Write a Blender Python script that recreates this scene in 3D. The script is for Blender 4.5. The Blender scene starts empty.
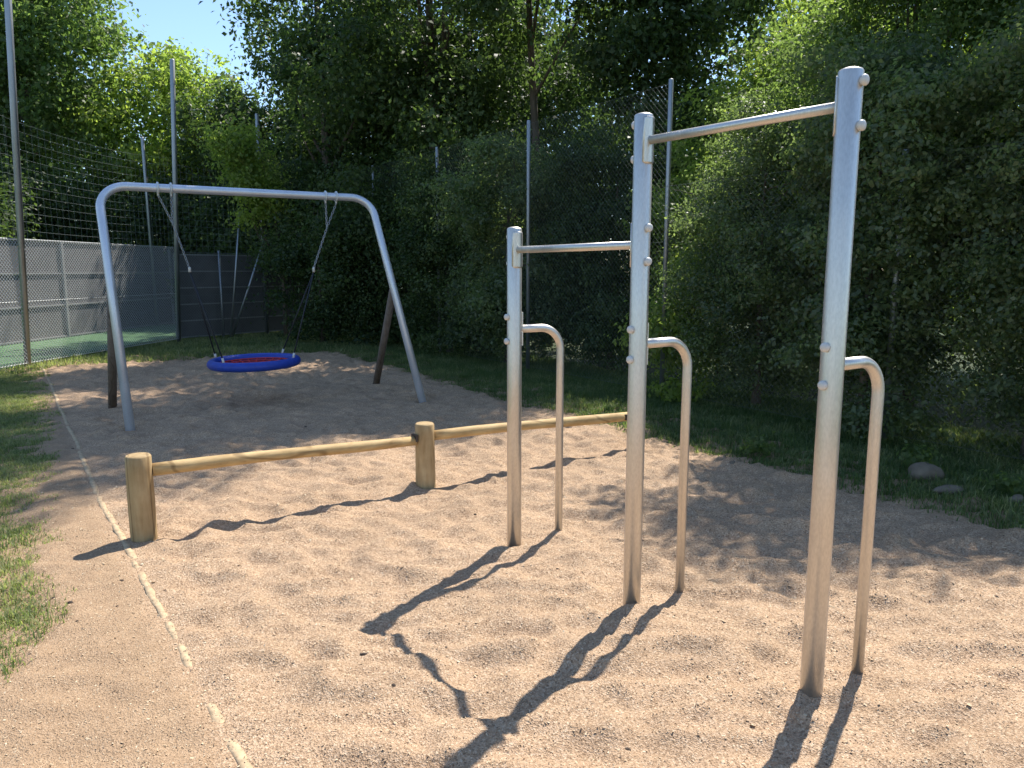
import bpy, math
import numpy as np
from mathutils import Vector
R = np.random.default_rng(7)
scene = bpy.context.scene
col = scene.collection
Nv = np.array([.835, .55]); Kv = np.array([-.55, .835])     # across / along the mulch bed
def nk(n, k):
    p = n*Nv + k*Kv
    return float(p[0]), float(p[1])

# ------------------------------------------------------------------ helpers
def tag(o, label=None, cat=None, group=None, kind=None):
    if label: o['label'] = label
    if cat: o['category'] = cat
    if group: o['group'] = group
    if kind: o['kind'] = kind
    return o
def empty(name, loc=(0, 0, 0)):
    o = bpy.data.objects.new(name, None); col.objects.link(o)
    o.location = loc; o.empty_display_size = .2
    return o
def fast_mesh(name, V, F, mat, parent=None, smooth=False, attrs=None):
    """V (n,3), F (m,3|4) as one mesh object"""
    V = np.asarray(V, dtype=np.float32); F = np.asarray(F, dtype=np.int32)
    me = bpy.data.meshes.new(name)
    me.vertices.add(len(V)); me.vertices.foreach_set('co', V.ravel())
    k = F.shape[1]
    me.loops.add(F.size); me.loops.foreach_set('vertex_index', F.ravel())
    me.polygons.add(len(F))
    me.polygons.foreach_set('loop_start', np.arange(0, F.size, k, dtype=np.int32))
    me.polygons.foreach_set('loop_total', np.full(len(F), k, dtype=np.int32))
    if smooth: me.polygons.foreach_set('use_smooth', np.ones(len(F), dtype=bool))
    for an, av in (attrs or {}).items():
        a = me.attributes.new(an, 'FLOAT', 'POINT'); a.data.foreach_set('value', np.asarray(av, dtype=np.float32))
    me.update(calc_edges=True)
    me.materials.append(mat)
    o = bpy.data.objects.new(name, me); col.objects.link(o)
    if parent is not None:
        o.parent = parent
        o.matrix_parent_inverse = __import__('mathutils').Matrix.Translation(-world_loc(parent))
    return o
def world_loc(o):
    return o.location.copy() if o.type == 'EMPTY' else Vector((0, 0, 0))
class MB:
    """collects shapes given in world coordinates, builds ONE mesh (smooth tubes, flat caps)"""
    def __init__(s): s.v = []; s.f = []; s.sm = []
    def add(s, V, F, smooth=True):
        b = len(s.v); s.v += [tuple(p) for p in V]
        for f in F: s.f.append(tuple(b+i for i in f)); s.sm.append(smooth)
    def tube(s, pts, r, seg=16, cap=True, dome=0.0, closed=False):
        P = [np.array(p, float) for p in pts]; n = len(P)
        rr = r if hasattr(r, '__len__') else [r]*n
        T = []
        for i in range(n):
            if closed: t = P[(i+1) % n]-P[i-1]
            else: t = P[min(i+1, n-1)]-P[max(i-1, 0)]
            T.append(t/np.linalg.norm(t))
        a = np.array([0, 0, 1.]) if abs(T[0][2]) < .9 else np.array([1., 0, 0])
        u = np.cross(T[0], a); u /= np.linalg.norm(u)
        rings = []; U = []
        for i in range(n):
            u = u-T[i]*np.dot(u, T[i]); u /= np.linalg.norm(u)
            w = np.cross(T[i], u)
            rings.append([P[i]+rr[i]*(math.cos(2*math.pi*j/seg)*u+math.sin(2*math.pi*j/seg)*w) for j in range(seg)])
            U.append((u.copy(), w))
        if dome > 0 and not closed:
            for sgn in (1,):
                base = P[-1]; u_, w_ = U[-1]
                for q in (.45, .8, .95):
                    rad = rr[-1]*math.sqrt(max(0, 1-q*q)); c = base+T[-1]*dome*q
                    rings.append([c+rad*(math.cos(2*math.pi*j/seg)*u_+math.sin(2*math.pi*j/seg)*w_) for j in range(seg)])
        V = [p for ring in rings for p in ring]; F = []
        m = len(rings)
        for i in range(m if closed else m-1):
            i2 = (i+1) % m
            for j in range(seg):
                j2 = (j+1) % seg
                F.append((i*seg+j, i*seg+j2, i2*seg+j2, i2*seg+j))
        s.add(V, F, True)
        if cap and not closed:
            b = len(s.v)-len(V)
            s.f.append(tuple(b+j for j in reversed(range(seg)))); s.sm.append(False)
            s.f.append(tuple(b+(m-1)*seg+j for j in range(seg))); s.sm.append(dome > 0)
    def box(s, c, ax, ay, az):
        c = np.array(c, float); ax, ay, az = [np.array(q, float)/2 for q in (ax, ay, az)]
        V = [c+i*ax+j*ay+k*az for k in (-1, 1) for j in (-1, 1) for i in (-1, 1)]
        F = [(0, 2, 3, 1), (4, 5, 7, 6), (0, 1, 5, 4), (2, 6, 7, 3), (0, 4, 6, 2), (1, 3, 7, 5)]
        s.add(V, F, False)
    def build(s, name, mat, parent=None):
        me = bpy.data.meshes.new(name); me.from_pydata([tuple(map(float, p)) for p in s.v], [], s.f)
        me.polygons.foreach_set('use_smooth', s.sm); me.update(); me.materials.append(mat)
        o = bpy.data.objects.new(name, me); col.objects.link(o)
        if parent is not None:
            o.parent = parent
            o.matrix_parent_inverse = __import__('mathutils').Matrix.Translation(-world_loc(parent))
        return o
def fillet(pts, rad, steps=10):
    P = [np.array(p, float) for p in pts]; out = [P[0]]
    for i in range(1, len(P)-1):
        a = P[i-1]-P[i]; b = P[i+1]-P[i]; la, lb = np.linalg.norm(a), np.linalg.norm(b); a /= la; b /= lb
        ang = math.acos(np.clip(np.dot(a, b), -1, 1)); d = rad/math.tan(ang/2)
        bis = a+b; bis /= np.linalg.norm(bis); c = P[i]+bis*rad/math.sin(ang/2)
        s0 = P[i]+a*d-c; s1 = P[i]+b*d-c; tot = math.pi-ang
        for k in range(steps+1):
            t = k/steps
            out.append(c+(s0*math.sin((1-t)*tot)+s1*math.sin(t*tot))/math.sin(tot))
    out.append(P[-1]); return out

def vnoise(x, y, seed=0):
    """smooth 2-D gradient noise, about -1..1"""
    g = np.random.default_rng(seed); tab = g.permutation(512); ang = g.uniform(0, 2*np.pi, 512)
    xi = np.floor(x).astype(int); yi = np.floor(y).astype(int); xf = x-xi; yf = y-yi
    def gr(ix, iy, fx, fy):
        h = tab[(tab[ix & 511]+iy) & 511]; a = ang[h]
        return np.cos(a)*fx+np.sin(a)*fy
    u = xf**3*(xf*(xf*6-15)+10); v = yf**3*(yf*(yf*6-15)+10)
    a = gr(xi, yi, xf, yf); b = gr(xi+1, yi, xf-1, yf); c = gr(xi, yi+1, xf, yf-1); d = gr(xi+1, yi+1, xf-1, yf-1)
    return ((a*(1-u)+b*u)*(1-v)+(c*(1-u)+d*u)*v)*1.5

# ------------------------------------------------------------------ materials
def mat(name):
    m = bpy.data.materials.new(name); m.use_nodes = True
    nt = m.node_tree; b = nt.nodes['Principled BSDF']
    return m, nt, b
def nd(nt, t, **kw):
    n = nt.nodes.new(t)
    for k, v in kw.items():
        if k in n.inputs.keys() if hasattr(n.inputs, 'keys') else False: n.inputs[k].default_value = v
        else: setattr(n, k, v)
    return n
def ramp(nt, stops):
    r = nt.nodes.new('ShaderNodeValToRGB'); e = r.color_ramp.elements
    while len(e) < len(stops): e.new(.5)
    for el, (p, c) in zip(e, stops): el.position = p; el.color = (*c, 1)
    return r
def noise(nt, scale, detail=4, rough=.55, vec=None):
    n = nt.nodes.new('ShaderNodeTexNoise'); n.inputs['Scale'].default_value = scale
    n.inputs['Detail'].default_value = detail; n.inputs['Roughness'].default_value = rough
    if vec: nt.links.new(vec, n.inputs['Vector'])
    return n
def coords(nt, scale=None, kind='Object'):
    t = nt.nodes.new('ShaderNodeTexCoord'); o = t.outputs[kind]
    if scale:
        m = nt.nodes.new('ShaderNodeMapping'); m.inputs['Scale'].default_value = scale
        nt.links.new(o, m.inputs['Vector']); o = m.outputs['Vector']
    return o
def mixc(nt, fac, a, b, mode='MIX'):
    m = nt.nodes.new('ShaderNodeMix'); m.data_type = 'RGBA'; m.blend_type = mode
    for sock, val in ((m.inputs[0], fac), (m.inputs[6], a), (m.inputs[7], b)):
        if hasattr(val, 'links') or hasattr(val, 'is_linked'): nt.links.new(val, sock)
        elif isinstance(val, tuple): sock.default_value = (*val, 1)
        else: sock.default_value = val
    return m.outputs[2]
def bump(nt, h, strength, dist, b, prev=None):
    n = nt.nodes.new('ShaderNodeBump'); n.inputs['Strength'].default_value = strength; n.inputs['Distance'].default_value = dist
    nt.links.new(h, n.inputs['Height'])
    if prev is not None: nt.links.new(prev, n.inputs['Normal'])
    if b is not None: nt.links.new(n.outputs[0], b.inputs['Normal'])
    return n.outputs[0]

def mulch_mat():
    m, nt, b = mat('wood_chip_mulch')
    c = coords(nt)
    v1 = nt.nodes.new('ShaderNodeTexVoronoi'); v1.inputs['Scale'].default_value = 150; nt.links.new(c, v1.inputs['Vector'])
    v2 = nt.nodes.new('ShaderNodeTexVoronoi'); v2.inputs['Scale'].default_value = 320; nt.links.new(c, v2.inputs['Vector'])
    sep = nt.nodes.new('ShaderNodeSeparateColor'); nt.links.new(v1.outputs['Color'], sep.inputs[0])
    sep2 = nt.nodes.new('ShaderNodeSeparateColor'); nt.links.new(v2.outputs['Color'], sep2.inputs[0])
    r1 = ramp(nt, [(0, (0.15, 0.10, 0.06)), (.12, (0.30, 0.20, 0.125)), (.25, (0.40, 0.275, 0.172)), (.6, (0.495, 0.352, 0.232)), (.85, (0.59, 0.432, 0.292)), (1, (0.74, 0.59, 0.43))])
    nt.links.new(sep.outputs[0], r1.inputs[0])
    r2 = ramp(nt, [(0, (0.260, 0.159, 0.092)), (.4, (0.474, 0.305, 0.180)), (1, (0.632, 0.443, 0.280))])
    nt.links.new(sep2.outputs[1], r2.inputs[0])
    cc = mixc(nt, .3, r1.outputs[0], r2.outputs[0])
    n1 = noise(nt, 1.6, 5, .6, c); rr = ramp(nt, [(.3, (.84, .82, .8)), (.7, (1.06, 1.03, 1.0))]); nt.links.new(n1.outputs[0], rr.inputs[0])
    cc = mixc(nt, 1.0, cc, rr.outputs[0], 'MULTIPLY')
    # earthier, trodden strip outside the timber edging
    a = nt.nodes.new('ShaderNodeAttribute'); a.attribute_name = 'soil'
    n2 = noise(nt, 7, 5, .65, c); so = ramp(nt, [(.3, (0.279, 0.181, 0.104)), (.75, (0.428, 0.288, 0.168))]); nt.links.new(n2.outputs[0], so.inputs[0])
    mf = nt.nodes.new('ShaderNodeMath'); mf.operation = 'MULTIPLY'; mf.inputs[1].default_value = .6; nt.links.new(a.outputs['Fac'], mf.inputs[0])
    cc = mixc(nt, mf.outputs[0], cc, so.outputs[0])
    nt.links.new(cc, b.inputs['Base Color']); b.inputs['Roughness'].default_value = .85; b.inputs['Specular IOR Level'].default_value = .25
    p = bump(nt, v1.outputs['Distance'], .6, .008, None)
    n3 = noise(nt, 45, 4, .7, c)
    p = bump(nt, n3.outputs[0], .45, .012, None, p)
    bump(nt, v2.outputs['Distance'], .5, .006, b, p)
    return m
def ground_mat():
    m, nt, b = mat('grassy_soil'); c = coords(nt)
    n1 = noise(nt, .8, 6, .65, c); r = ramp(nt, [(.3, (.045, .055, .02)), (.55, (.06, .085, .025)), (.75, (.11, .10, .05))]); nt.links.new(n1.outputs[0], r.inputs[0])
    n2 = noise(nt, 30, 4, .7, c); r2 = ramp(nt, [(.3, (.6, .6, .6)), (.7, (1.2, 1.2, 1.2))]); nt.links.new(n2.outputs[0], r2.inputs[0])
    nt.links.new(mixc(nt, 1.0, r.outputs[0], r2.outputs[0], 'MULTIPLY'), b.inputs['Base Color']); b.inputs['Roughness'].default_value = .95
    bump(nt, n2.outputs[0], .8, .05, b); return m
def court_mat():
    m, nt, b = mat('green_court_turf'); c = coords(nt)
    n1 = noise(nt, 3, 5, .6, c); r = ramp(nt, [(.3, (.07, .15, .065)), (.7, (.11, .21, .085))]); nt.links.new(n1.outputs[0], r.inputs[0])
    nt.links.new(r.outputs[0], b.inputs['Base Color']); b.inputs['Roughness'].default_value = .9; return m
def leaf_mat(name, dark, light, trans=.45, rough=.5, spec=.3):
    m, nt, b = mat(name)
    a = nt.nodes.new('ShaderNodeAttribute'); a.attribute_name = 'tint'
    r = ramp(nt, [(0, dark), (1, light)]); nt.links.new(a.outputs['Fac'], r.inputs[0])
    nt.links.new(r.outputs[0], b.inputs['Base Color']); b.inputs['Roughness'].default_value = rough; b.inputs['Specular IOR Level'].default_value = spec
    t = nt.nodes.new('ShaderNodeBsdfTranslucent')
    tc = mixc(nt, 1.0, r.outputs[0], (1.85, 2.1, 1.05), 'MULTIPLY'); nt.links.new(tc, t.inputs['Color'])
    mx = nt.nodes.new('ShaderNodeMixShader'); mx.inputs[0].default_value = trans
    nt.links.new(b.outputs[0], mx.inputs[1]); nt.links.new(t.outputs[0], mx.inputs[2])
    nt.links.new(mx.outputs[0], nt.nodes['Material Output'].inputs['Surface']); return m
def bark_mat():
    m, nt, b = mat('bark'); c = coords(nt, (1, 1, .25))
    n1 = noise(nt, 14, 6, .7, c); r = ramp(nt, [(.3, (.05, .037, .026)), (.7, (.17, .13, .095))]); nt.links.new(n1.outputs[0], r.inputs[0])
    nt.links.new(r.outputs[0], b.inputs['Base Color']); b.inputs['Roughness'].default_value = .9; bump(nt, n1.outputs[0], .8, .03, b); return m
def steel_mat(name, base, rough, spread=.08, sc=6, metal=1.0):
    m, nt, b = mat(name); c = coords(nt, (1, 1, .35))
    n1 = noise(nt, sc, 5, .6, c)
    r = ramp(nt, [(.3, tuple(x*.86 for x in base)), (.7, base)]); nt.links.new(n1.outputs[0], r.inputs[0])
    n3 = noise(nt, 160, 2, .5, c); r3 = ramp(nt, [(.35, (.93, .93, .93)), (.65, (1.04, 1.04, 1.04))]); nt.links.new(n3.outputs[0], r3.inputs[0])
    nt.links.new(mixc(nt, 1.0, r.outputs[0], r3.outputs[0], 'MULTIPLY'), b.inputs['Base Color']); b.inputs['Metallic'].default_value = metal
    r2 = ramp(nt, [(.3, (rough-spread,)*3), (.7, (rough+spread,)*3)]); nt.links.new(n1.outputs[0], r2.inputs[0]); nt.links.new(r2.outputs[0], b.inputs['Roughness'])
    n2 = noise(nt, 90, 3, .6, c); bump(nt, n2.outputs[0], .12, .002, b); return m
def wood_mat(name, c0, c1, c2, axis=(9, 9, 1.2)):
    m, nt, b = mat(name); c = coords(nt, axis)
    n1 = noise(nt, 3.2, 7, .62, c)
    r = ramp(nt, [(.25, c0), (.42, c1), (.7, c2)]); nt.links.new(n1.outputs[0], r.inputs[0])
    c2_ = coords(nt); n4 = noise(nt, 5, 4, .6, c2_); r4 = ramp(nt, [(.3, (.78, .76, .72)), (.7, (1.05, 1.05, 1.05))]); nt.links.new(n4.outputs[0], r4.inputs[0])
    # drying cracks that run along the grain
    w = nt.nodes.new('ShaderNodeTexWave'); w.wave_type = 'BANDS'; w.bands_direction = 'DIAGONAL'
    w.inputs['Scale'].default_value = .22; w.inputs['Distortion'].default_value = 14; w.inputs['Detail'].default_value = 3
    nt.links.new(c, w.inputs['Vector']); rw = ramp(nt, [(0, (.35, .3, .25)), (.025, (1, 1, 1))]); nt.links.new(w.outputs[0], rw.inputs[0])
    cc = mixc(nt, 1.0, r.outputs[0], r4.outputs[0], 'MULTIPLY'); cc = mixc(nt, .6, cc, rw.outputs[0], 'MULTIPLY')
    nt.links.new(cc, b.inputs['Base Color']); b.inputs['Roughness'].default_value = .7; b.inputs['Specular IOR Level'].default_value = .3
    bump(nt, n1.outputs[0], .45, .006, b); return m
def plain(name, c, rough=.5, metal=0.0, spec=.5, var=.12, sc=20):
    m, nt, b = mat(name); o = coords(nt); n1 = noise(nt, sc, 4, .6, o)
    r = ramp(nt, [(.3, tuple(x*(1-var) for x in c)), (.7, tuple(min(1, x*(1+var)) for x in c))]); nt.links.new(n1.outputs[0], r.inputs[0])
    nt.links.new(r.outputs[0], b.inputs['Base Color']); b.inputs['Roughness'].default_value = rough
    b.inputs['Metallic'].default_value = metal; b.inputs['Specular IOR Level'].default_value = spec; return m

MUL = mulch_mat(); GRD = ground_mat(); CRT = court_mat(); BARK = bark_mat()
STEEL = steel_mat('brushed_stainless_steel', (.70, .67, .62), .42, metal=.9)
GALV = steel_mat('galvanised_steel', (.66, .70, .76), .40, metal=.55)
GALVD = steel_mat('dull_galvanised_steel', (.42, .44, .46), .55)
WOOD = wood_mat('peeled_pine', (.24, .155, .07), (.40, .275, .135), (.50, .37, .20))
WOODH = wood_mat('peeled_pine_beam', (.27, .16, .06), (.50, .335, .15), (.62, .45, .22), (2, 2, 9))
BROWN = wood_mat('brown_stained_timber', (.10, .075, .06), (.16, .125, .10), (.21, .17, .14))
PLANK = plain('pale_edging_timber', (.46, .335, .20), .9, sc=25, var=.28)
BOARD = plain('weathered_grey_board', (.115, .11, .108), .85, sc=2.5, var=.22)
BOARDR = plain('pale_board_rail', (.27, .27, .26), .7)
WIRE = plain('galvanised_wire', (.62, .64, .64), .5, .35)
WIRED = plain('dull_fence_wire', (.16, .18, .17), .6, .3)
NETM = plain('pale_net_cord', (.20, .23, .22), .8)
CAP = plain('pale_plastic_cap', (.60, .585, .55), .35, var=.03)
BLUE = plain('blue_padded_fabric', (.012, .05, .36), .5, var=.15)
REDM = plain('red_net_rope', (.50, .03, .035), .6)
BLACK = plain('black_rope', (.014, .015, .02), .6)
DARKM = plain('dark_iron_hanger', (.07, .06, .055), .5, .6)
STONE = plain('pale_field_stone', (.15, .12, .085), .85, var=.3, sc=9)
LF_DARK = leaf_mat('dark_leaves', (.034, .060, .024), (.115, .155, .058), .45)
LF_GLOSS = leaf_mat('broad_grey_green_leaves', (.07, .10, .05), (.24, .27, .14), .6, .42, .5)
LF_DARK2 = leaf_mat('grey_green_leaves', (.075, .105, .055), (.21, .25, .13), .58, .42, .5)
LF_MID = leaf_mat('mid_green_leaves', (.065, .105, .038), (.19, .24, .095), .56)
LF_PALE = leaf_mat('sunlit_yellow_green_leaves', (.12, .17, .045), (.34, .38, .11), .6)  # lighter leaf colour with the sunlit look of bright foliage put into it
GRASSM = leaf_mat('grass_blades', (.085, .13, .045), (.38, .37, .20), .45)

# ------------------------------------------------------------------ ground
def grid(x0, x1, y0, y1, nx, ny):
    X, Y = np.meshgrid(np.linspace(x0, x1, nx), np.linspace(y0, y1, ny))
    i = np.arange(nx*ny).reshape(ny, nx)
    F = np.stack([i[:-1, :-1], i[:-1, 1:], i[1:, 1:], i[1:, :-1]], -1).reshape(-1, 4)
    return X.ravel(), Y.ravel(), F
# big sheet out to the horizon, sunk under the bed
X, Y, F = grid(-400, 400, -300, 600, 181, 181)
gz = np.full(X.shape, -.06)
o = fast_mesh('ground', np.stack([X, Y, gz], 1), F, GRD); tag(o, kind='structure')
def grass_mask(n, k):
    """>0 where grass grows beside and beyond the bed (outside the timber edge n=.39 / beyond n=4.85)"""
    x = n*Nv[0]+k*Kv[0]; y = n*Nv[1]+k*Kv[1]
    w = .35*vnoise(x*1.6, y*1.6, 3)+.28*vnoise(x*4.5, y*4.5, 4)+.18*vnoise(x*12, y*12, 5)
    left = (.10-.9*np.clip((3.9-k)/1.6, 0, 1.6)+.22*np.clip((k-6)/4, 0, 1)) - n + w*.55
    right = n-(4.93+.10*np.clip((k-8)/4, 0, 1)) + w*.08
    far = k-14.35 + w*.3
    return np.maximum(np.maximum(left, right), far)
def edge_n(k):
    return .39+.035*np.maximum(0, 5.57-k)-.011*np.maximum(0, k-5.57)
def relief(x, y, n):
    z = .030*vnoise(x*2.9+.6*vnoise(x*2, y*2, 12), y*4.2, 11)+.029*vnoise(x*4.6+.5*vnoise(x*3, y*3, 18), y*8.4, 13)+.011*vnoise(x*11, y*16, 14)+.02*vnoise(x*.9, y*.9, 15)
    r = 1-np.abs(vnoise(x*2.7+4, y*3.3+1, 16)); z = z+.028*(r**3-.45)
    return z
nx_, ny_ = 400, 860
Nn, Kk, F = grid(-3.2, 6.2, -2.2, 16.2, nx_, ny_)
x = Nn*Nv[0]+Kk*Kv[0]; y = Nn*Nv[1]+Kk*Kv[1]
z = relief(x, y, Nn)
En = edge_n(Kk)
inside = np.clip((Nn-En)/.25, 0, 1)
z = z*(.30+.70*inside)+.004
near_edge = np.exp(-((Nn-En)/.07)**2)
z = z*(1-.62*near_edge)-.004*near_edge
gm = grass_mask(Nn, Kk)
z = z-.03*np.clip(gm/.3, 0, 1)
edge = np.minimum.reduce([Nn+3.2, 6.2-Nn, Kk+2.2, 16.2-Kk])
z = z-.12*np.clip(1-edge/.3, 0, 1)
soil = np.clip(1-(Nn-En+.1)/.12, 0, 1)
keep = None
o = fast_mesh('mulch_bed', np.stack([x, y, z], 1), F, MUL, smooth=True, attrs={'soil': np.maximum(soil, np.clip(gm*3+.4, 0, 1))})
tag(o, kind='structure')
def bed_z(px, py):
    px = np.atleast_1d(np.asarray(px, float)); py = np.atleast_1d(np.asarray(py, float))
    n = px*Nv[0]+py*Nv[1]; k = px*Kv[0]+py*Kv[1]
    return relief(px, py, n)*(.30+.70*np.clip((n-edge_n(k))/.25, 0, 1))*(1-.62*np.exp(-((n-edge_n(k))/.07)**2))-.004*np.exp(-((n-edge_n(k))/.07)**2)+.004-.03*np.clip(grass_mask(n, k)/.3, 0, 1)
# loose chips lying on the bed
def chips(num, kmin, kmax, nmin, nmax, size, seed):
    g = np.random.default_rng(seed)
    k = kmin+(kmax-kmin)*g.random(num)**1.5; n = g.uniform(nmin, nmax, num)
    x = n*Nv[0]+k*Kv[0]; y = n*Nv[1]+k*Kv[1]; ok = grass_mask(n, k) < .15; x, y = x[ok], y[ok]; m = len(x)
    z = bed_z(x, y)+.0015
    a = g.uniform(0, 2*np.pi, m); L = size*g.lognormal(0, .4, m); W = L*g.uniform(.3, .75, m); t1 = g.normal(0, .45, m); t2 = g.normal(0, .45, m)
    ux = np.stack([np.cos(a)*np.cos(t1), np.sin(a)*np.cos(t1), np.sin(t1)], 1); vx = np.stack([-np.sin(a)*np.cos(t2), np.cos(a)*np.cos(t2), np.sin(t2)], 1)
    c = np.stack([x, y, z], 1)
    up = np.array([0, 0, 1.])*(L*.28)[:, None]
    V = np.stack([c-ux*L[:, None]/2-vx*W[:, None]/2, c+ux*L[:, None]/2-vx*W[:, None]/2, c+ux*L[:, None]/2+vx*W[:, None]/2, c-ux*L[:, None]/2+vx*W[:, None]/2, c+up], 1).reshape(-1, 3)
    i = np.arange(m)[:, None]*5
    F = np.concatenate([i+np.array([[0, 1, 4]]), i+np.array([[1, 2, 4]]), i+np.array([[2, 3, 4]]), i+np.array([[3, 0, 4]])], 0)
    return V, F, np.repeat(g.random(m), 5)
def chip_mat():
    m, nt, b = mat('loose_chips'); a = nt.nodes.new('ShaderNodeAttribute'); a.attribute_name = 'tint'
    r = ramp(nt, [(0, (.15, .095, .055)), (.3, (.40, .28, .17)), (.8, (.58, .44, .28)), (1, (.68, .56, .39))]); nt.links.new(a.outputs['Fac'], r.inputs[0])
    nt.links.new(r.outputs[0], b.inputs['Base Color']); b.inputs['Roughness'].default_value = .8; return m
V, F, tn = chips(190000, -.5, 7, -1.6, 5.0, .0048, 5)
o = fast_mesh('loose_wood_chips', V, F, chip_mat(), attrs={'tint': tn})
tag(o, 'fine pale wood chips lying loose over the play bed', 'mulch', kind='stuff')
g = np.random.default_rng(77); m = 34
kk = 1.6+8*g.random(m)**1.2; n_ = np.where(g.random(m) < .6, g.uniform(-1.4, .4, m), g.uniform(.4, 4.8, m))
px = n_*Nv[0]+kk*Kv[0]; py = n_*Nv[1]+kk*Kv[1]; pz = bed_z(px, py); V = []; F = []
for q in range(m):
    r_ = g.uniform(.004, .011); a0 = g.uniform(0, 6.28); b0 = len(V)
    for lv, (rr_, zz) in enumerate(((1, -.3), (.9, .35), (.35, .75))):
        for j in range(6):
            a = a0+j*math.tau/6; e = r_*rr_*g.uniform(.7, 1.25); V.append((px[q]+e*math.cos(a)*1.5, py[q]+e*math.sin(a), pz[q]+zz*r_))
    for lv in range(2):
        for j in range(6): F.append((b0+lv*6+j, b0+lv*6+(j+1) % 6, b0+lv*6+6+(j+1) % 6, b0+lv*6+6+j))
    F.append((b0+12, b0+13, b0+14, b0+15)); F.append((b0+12, b0+15, b0+16, b0+17))
o = fast_mesh('dark_crumbs', V, F, plain('dark_earth', (.07, .05, .035), .95)); tag(o, 'scattered dark crumbs of earth and bark on the pale mulch', 'debris', kind='stuff')
# timber edging between bed and grass
mb = MB()
mb_k = np.linspace(1.2, 14.4, 700)
Vp, Fp = [], []
jl = vnoise(mb_k*9, mb_k*0+3.3, 71)*.010+vnoise(mb_k*31, mb_k*0+1.3, 72)*.006; jr = vnoise(mb_k*8, mb_k*0+7.7, 73)*.010+vnoise(mb_k*29, mb_k*0+5.1, 74)*.006
for i, k in enumerate(mb_k):
    wob = .006*math.sin(k*1.7)+.003*math.sin(k*4.1)+.006*float(vnoise(np.array([k*1.3]), np.array([.4]), 75)[0])
    zz = .0008-.003*max(0, min(1, (2.9-k)/.8))+.004*float(vnoise(np.array([k*3.1]), np.array([.7]), 76)[0])
    for dn, dz in ((-.017+jl[i]*.6, -.12), (-.017+jl[i]*.6, 0), (0, .001), (.017+jr[i]*.7, 0), (.017+jr[i]*.7, -.12)):
        px, py = nk(float(edge_n(k))+wob+dn, k); Vp.append((px, py, zz+dz))
for i in range(len(mb_k)-1):
    for j in range(4): Fp.append((i*5+j, i*5+j+1, (i+1)*5+j+1, (i+1)*5+j))
o = fast_mesh('timber_edging', Vp, Fp, PLANK, smooth=True); tag(o, 'long pale timber edging board half buried along the left side of the mulch bed', 'edging')

# court beyond the fence
mb = MB()
mb.box((-11.0, 15.5, -.035), (5.3, 0, 0), (.3, 14, 0), (0, 0, .04))
tag(mb.build('court', CRT), kind='structure')

# ------------------------------------------------------------------ grass
def blades(x, y, z, h, w, g, lean=.5):
    m = len(x); a = g.uniform(0, 2*np.pi, m); d = np.stack([np.cos(a), np.sin(a), 0*a], 1); s = np.stack([-np.sin(a), np.cos(a), 0*a], 1)
    c = np.stack([x, y, z], 1); le = (g.random(m)*lean+.08)[:, None]; H = h[:, None]; W = w[:, None]; up = np.array([0, 0, 1.])
    mid = c+up*H*.55+d*H*le*.35; tip = c+up*H*(1-.35*le)+d*H*le*1.1
    V = np.stack([c-s*W/2, c+s*W/2, mid+s*W*.42, mid-s*W*.42, tip+s*W*.06, tip-s*W*.06], 1).reshape(-1, 3)
    i = np.arange(m)[:, None]*6
    F = np.concatenate([i+np.array([[0, 1, 2, 3]]), i+np.array([[3, 2, 4, 5]])], 0)
    return V, F
def grass_patch(name, label, num, nr, kr, h, w, seed, thr=.02, flt=None, kpow=1.0, tint0=0.0):
    g = np.random.default_rng(seed)
    n = g.uniform(*nr, num); k = kr[0]+(kr[1]-kr[0])*g.random(num)**kpow
    m = grass_mask(n, k); x = n*Nv[0]+k*Kv[0]; y = n*Nv[1]+k*Kv[1]
    tuft = vnoise(x*5, y*5, seed+50)*.5+.5; dens = np.clip((m-thr)/.32, 0, 1)*(.35+.9*tuft)
    ok = g.random(num) < dens
    if flt is not None: ok &= flt(x, y, n, k)
    x, y, n, k, m, tuft = x[ok], y[ok], n[ok], k[ok], m[ok], tuft[ok]
    inbed = (n > -3.1) & (n < 6.1) & (k > -2.1) & (k < 16.1)
    z = np.where(inbed, bed_z(x, y), -.06)-.006
    hh = h*g.uniform(.45, 1.25, len(x))*(.55+.75*tuft)*(.6+.4*np.clip(m/.5, 0, 1)); ww = w*g.uniform(.6, 1.3, len(x))
    V, F = blades(x, y, z, hh, ww, g, .9)
    dry_shade = np.clip(.35+.35*vnoise(x*1.3, y*1.3, seed+9)+.25*g.normal(0, 1, len(x))+tint0, 0, 1)  # random dryness plus an offset that also carries painted shade on the verge
    o = fast_mesh(name, V, F, GRASSM, attrs={'tint': np.repeat(dry_shade, 6)}); tag(o, label, 'grass', kind='stuff'); return o
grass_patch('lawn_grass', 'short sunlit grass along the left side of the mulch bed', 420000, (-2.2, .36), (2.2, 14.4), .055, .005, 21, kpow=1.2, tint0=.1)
grass_patch('verge_grass', 'shaded green grass strip between mulch bed and overgrown fence', 330000, (4.7, 8.2), (-1, 16), .085, .007, 22, tint0=-.22)  # lowered tint paints the hedge's shade into the blade colour
grass_patch('far_grass', 'bright grass between the far end of the bed and the court fence', 200000, (-8, 8), (12, 22), .10, .014, 23, flt=lambda x, y, n, k: ((k > 14) | (n < -1.5)) & (x > -8.25-(.0*y)), tint0=.05)
grass_patch('side_grass', 'grass beyond the left lawn below the tall court fence', 120000, (-6.5, -2.0), (3, 16), .07, .009, 24, flt=lambda x, y, n, k: x > -8.6, tint0=.1)

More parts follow.
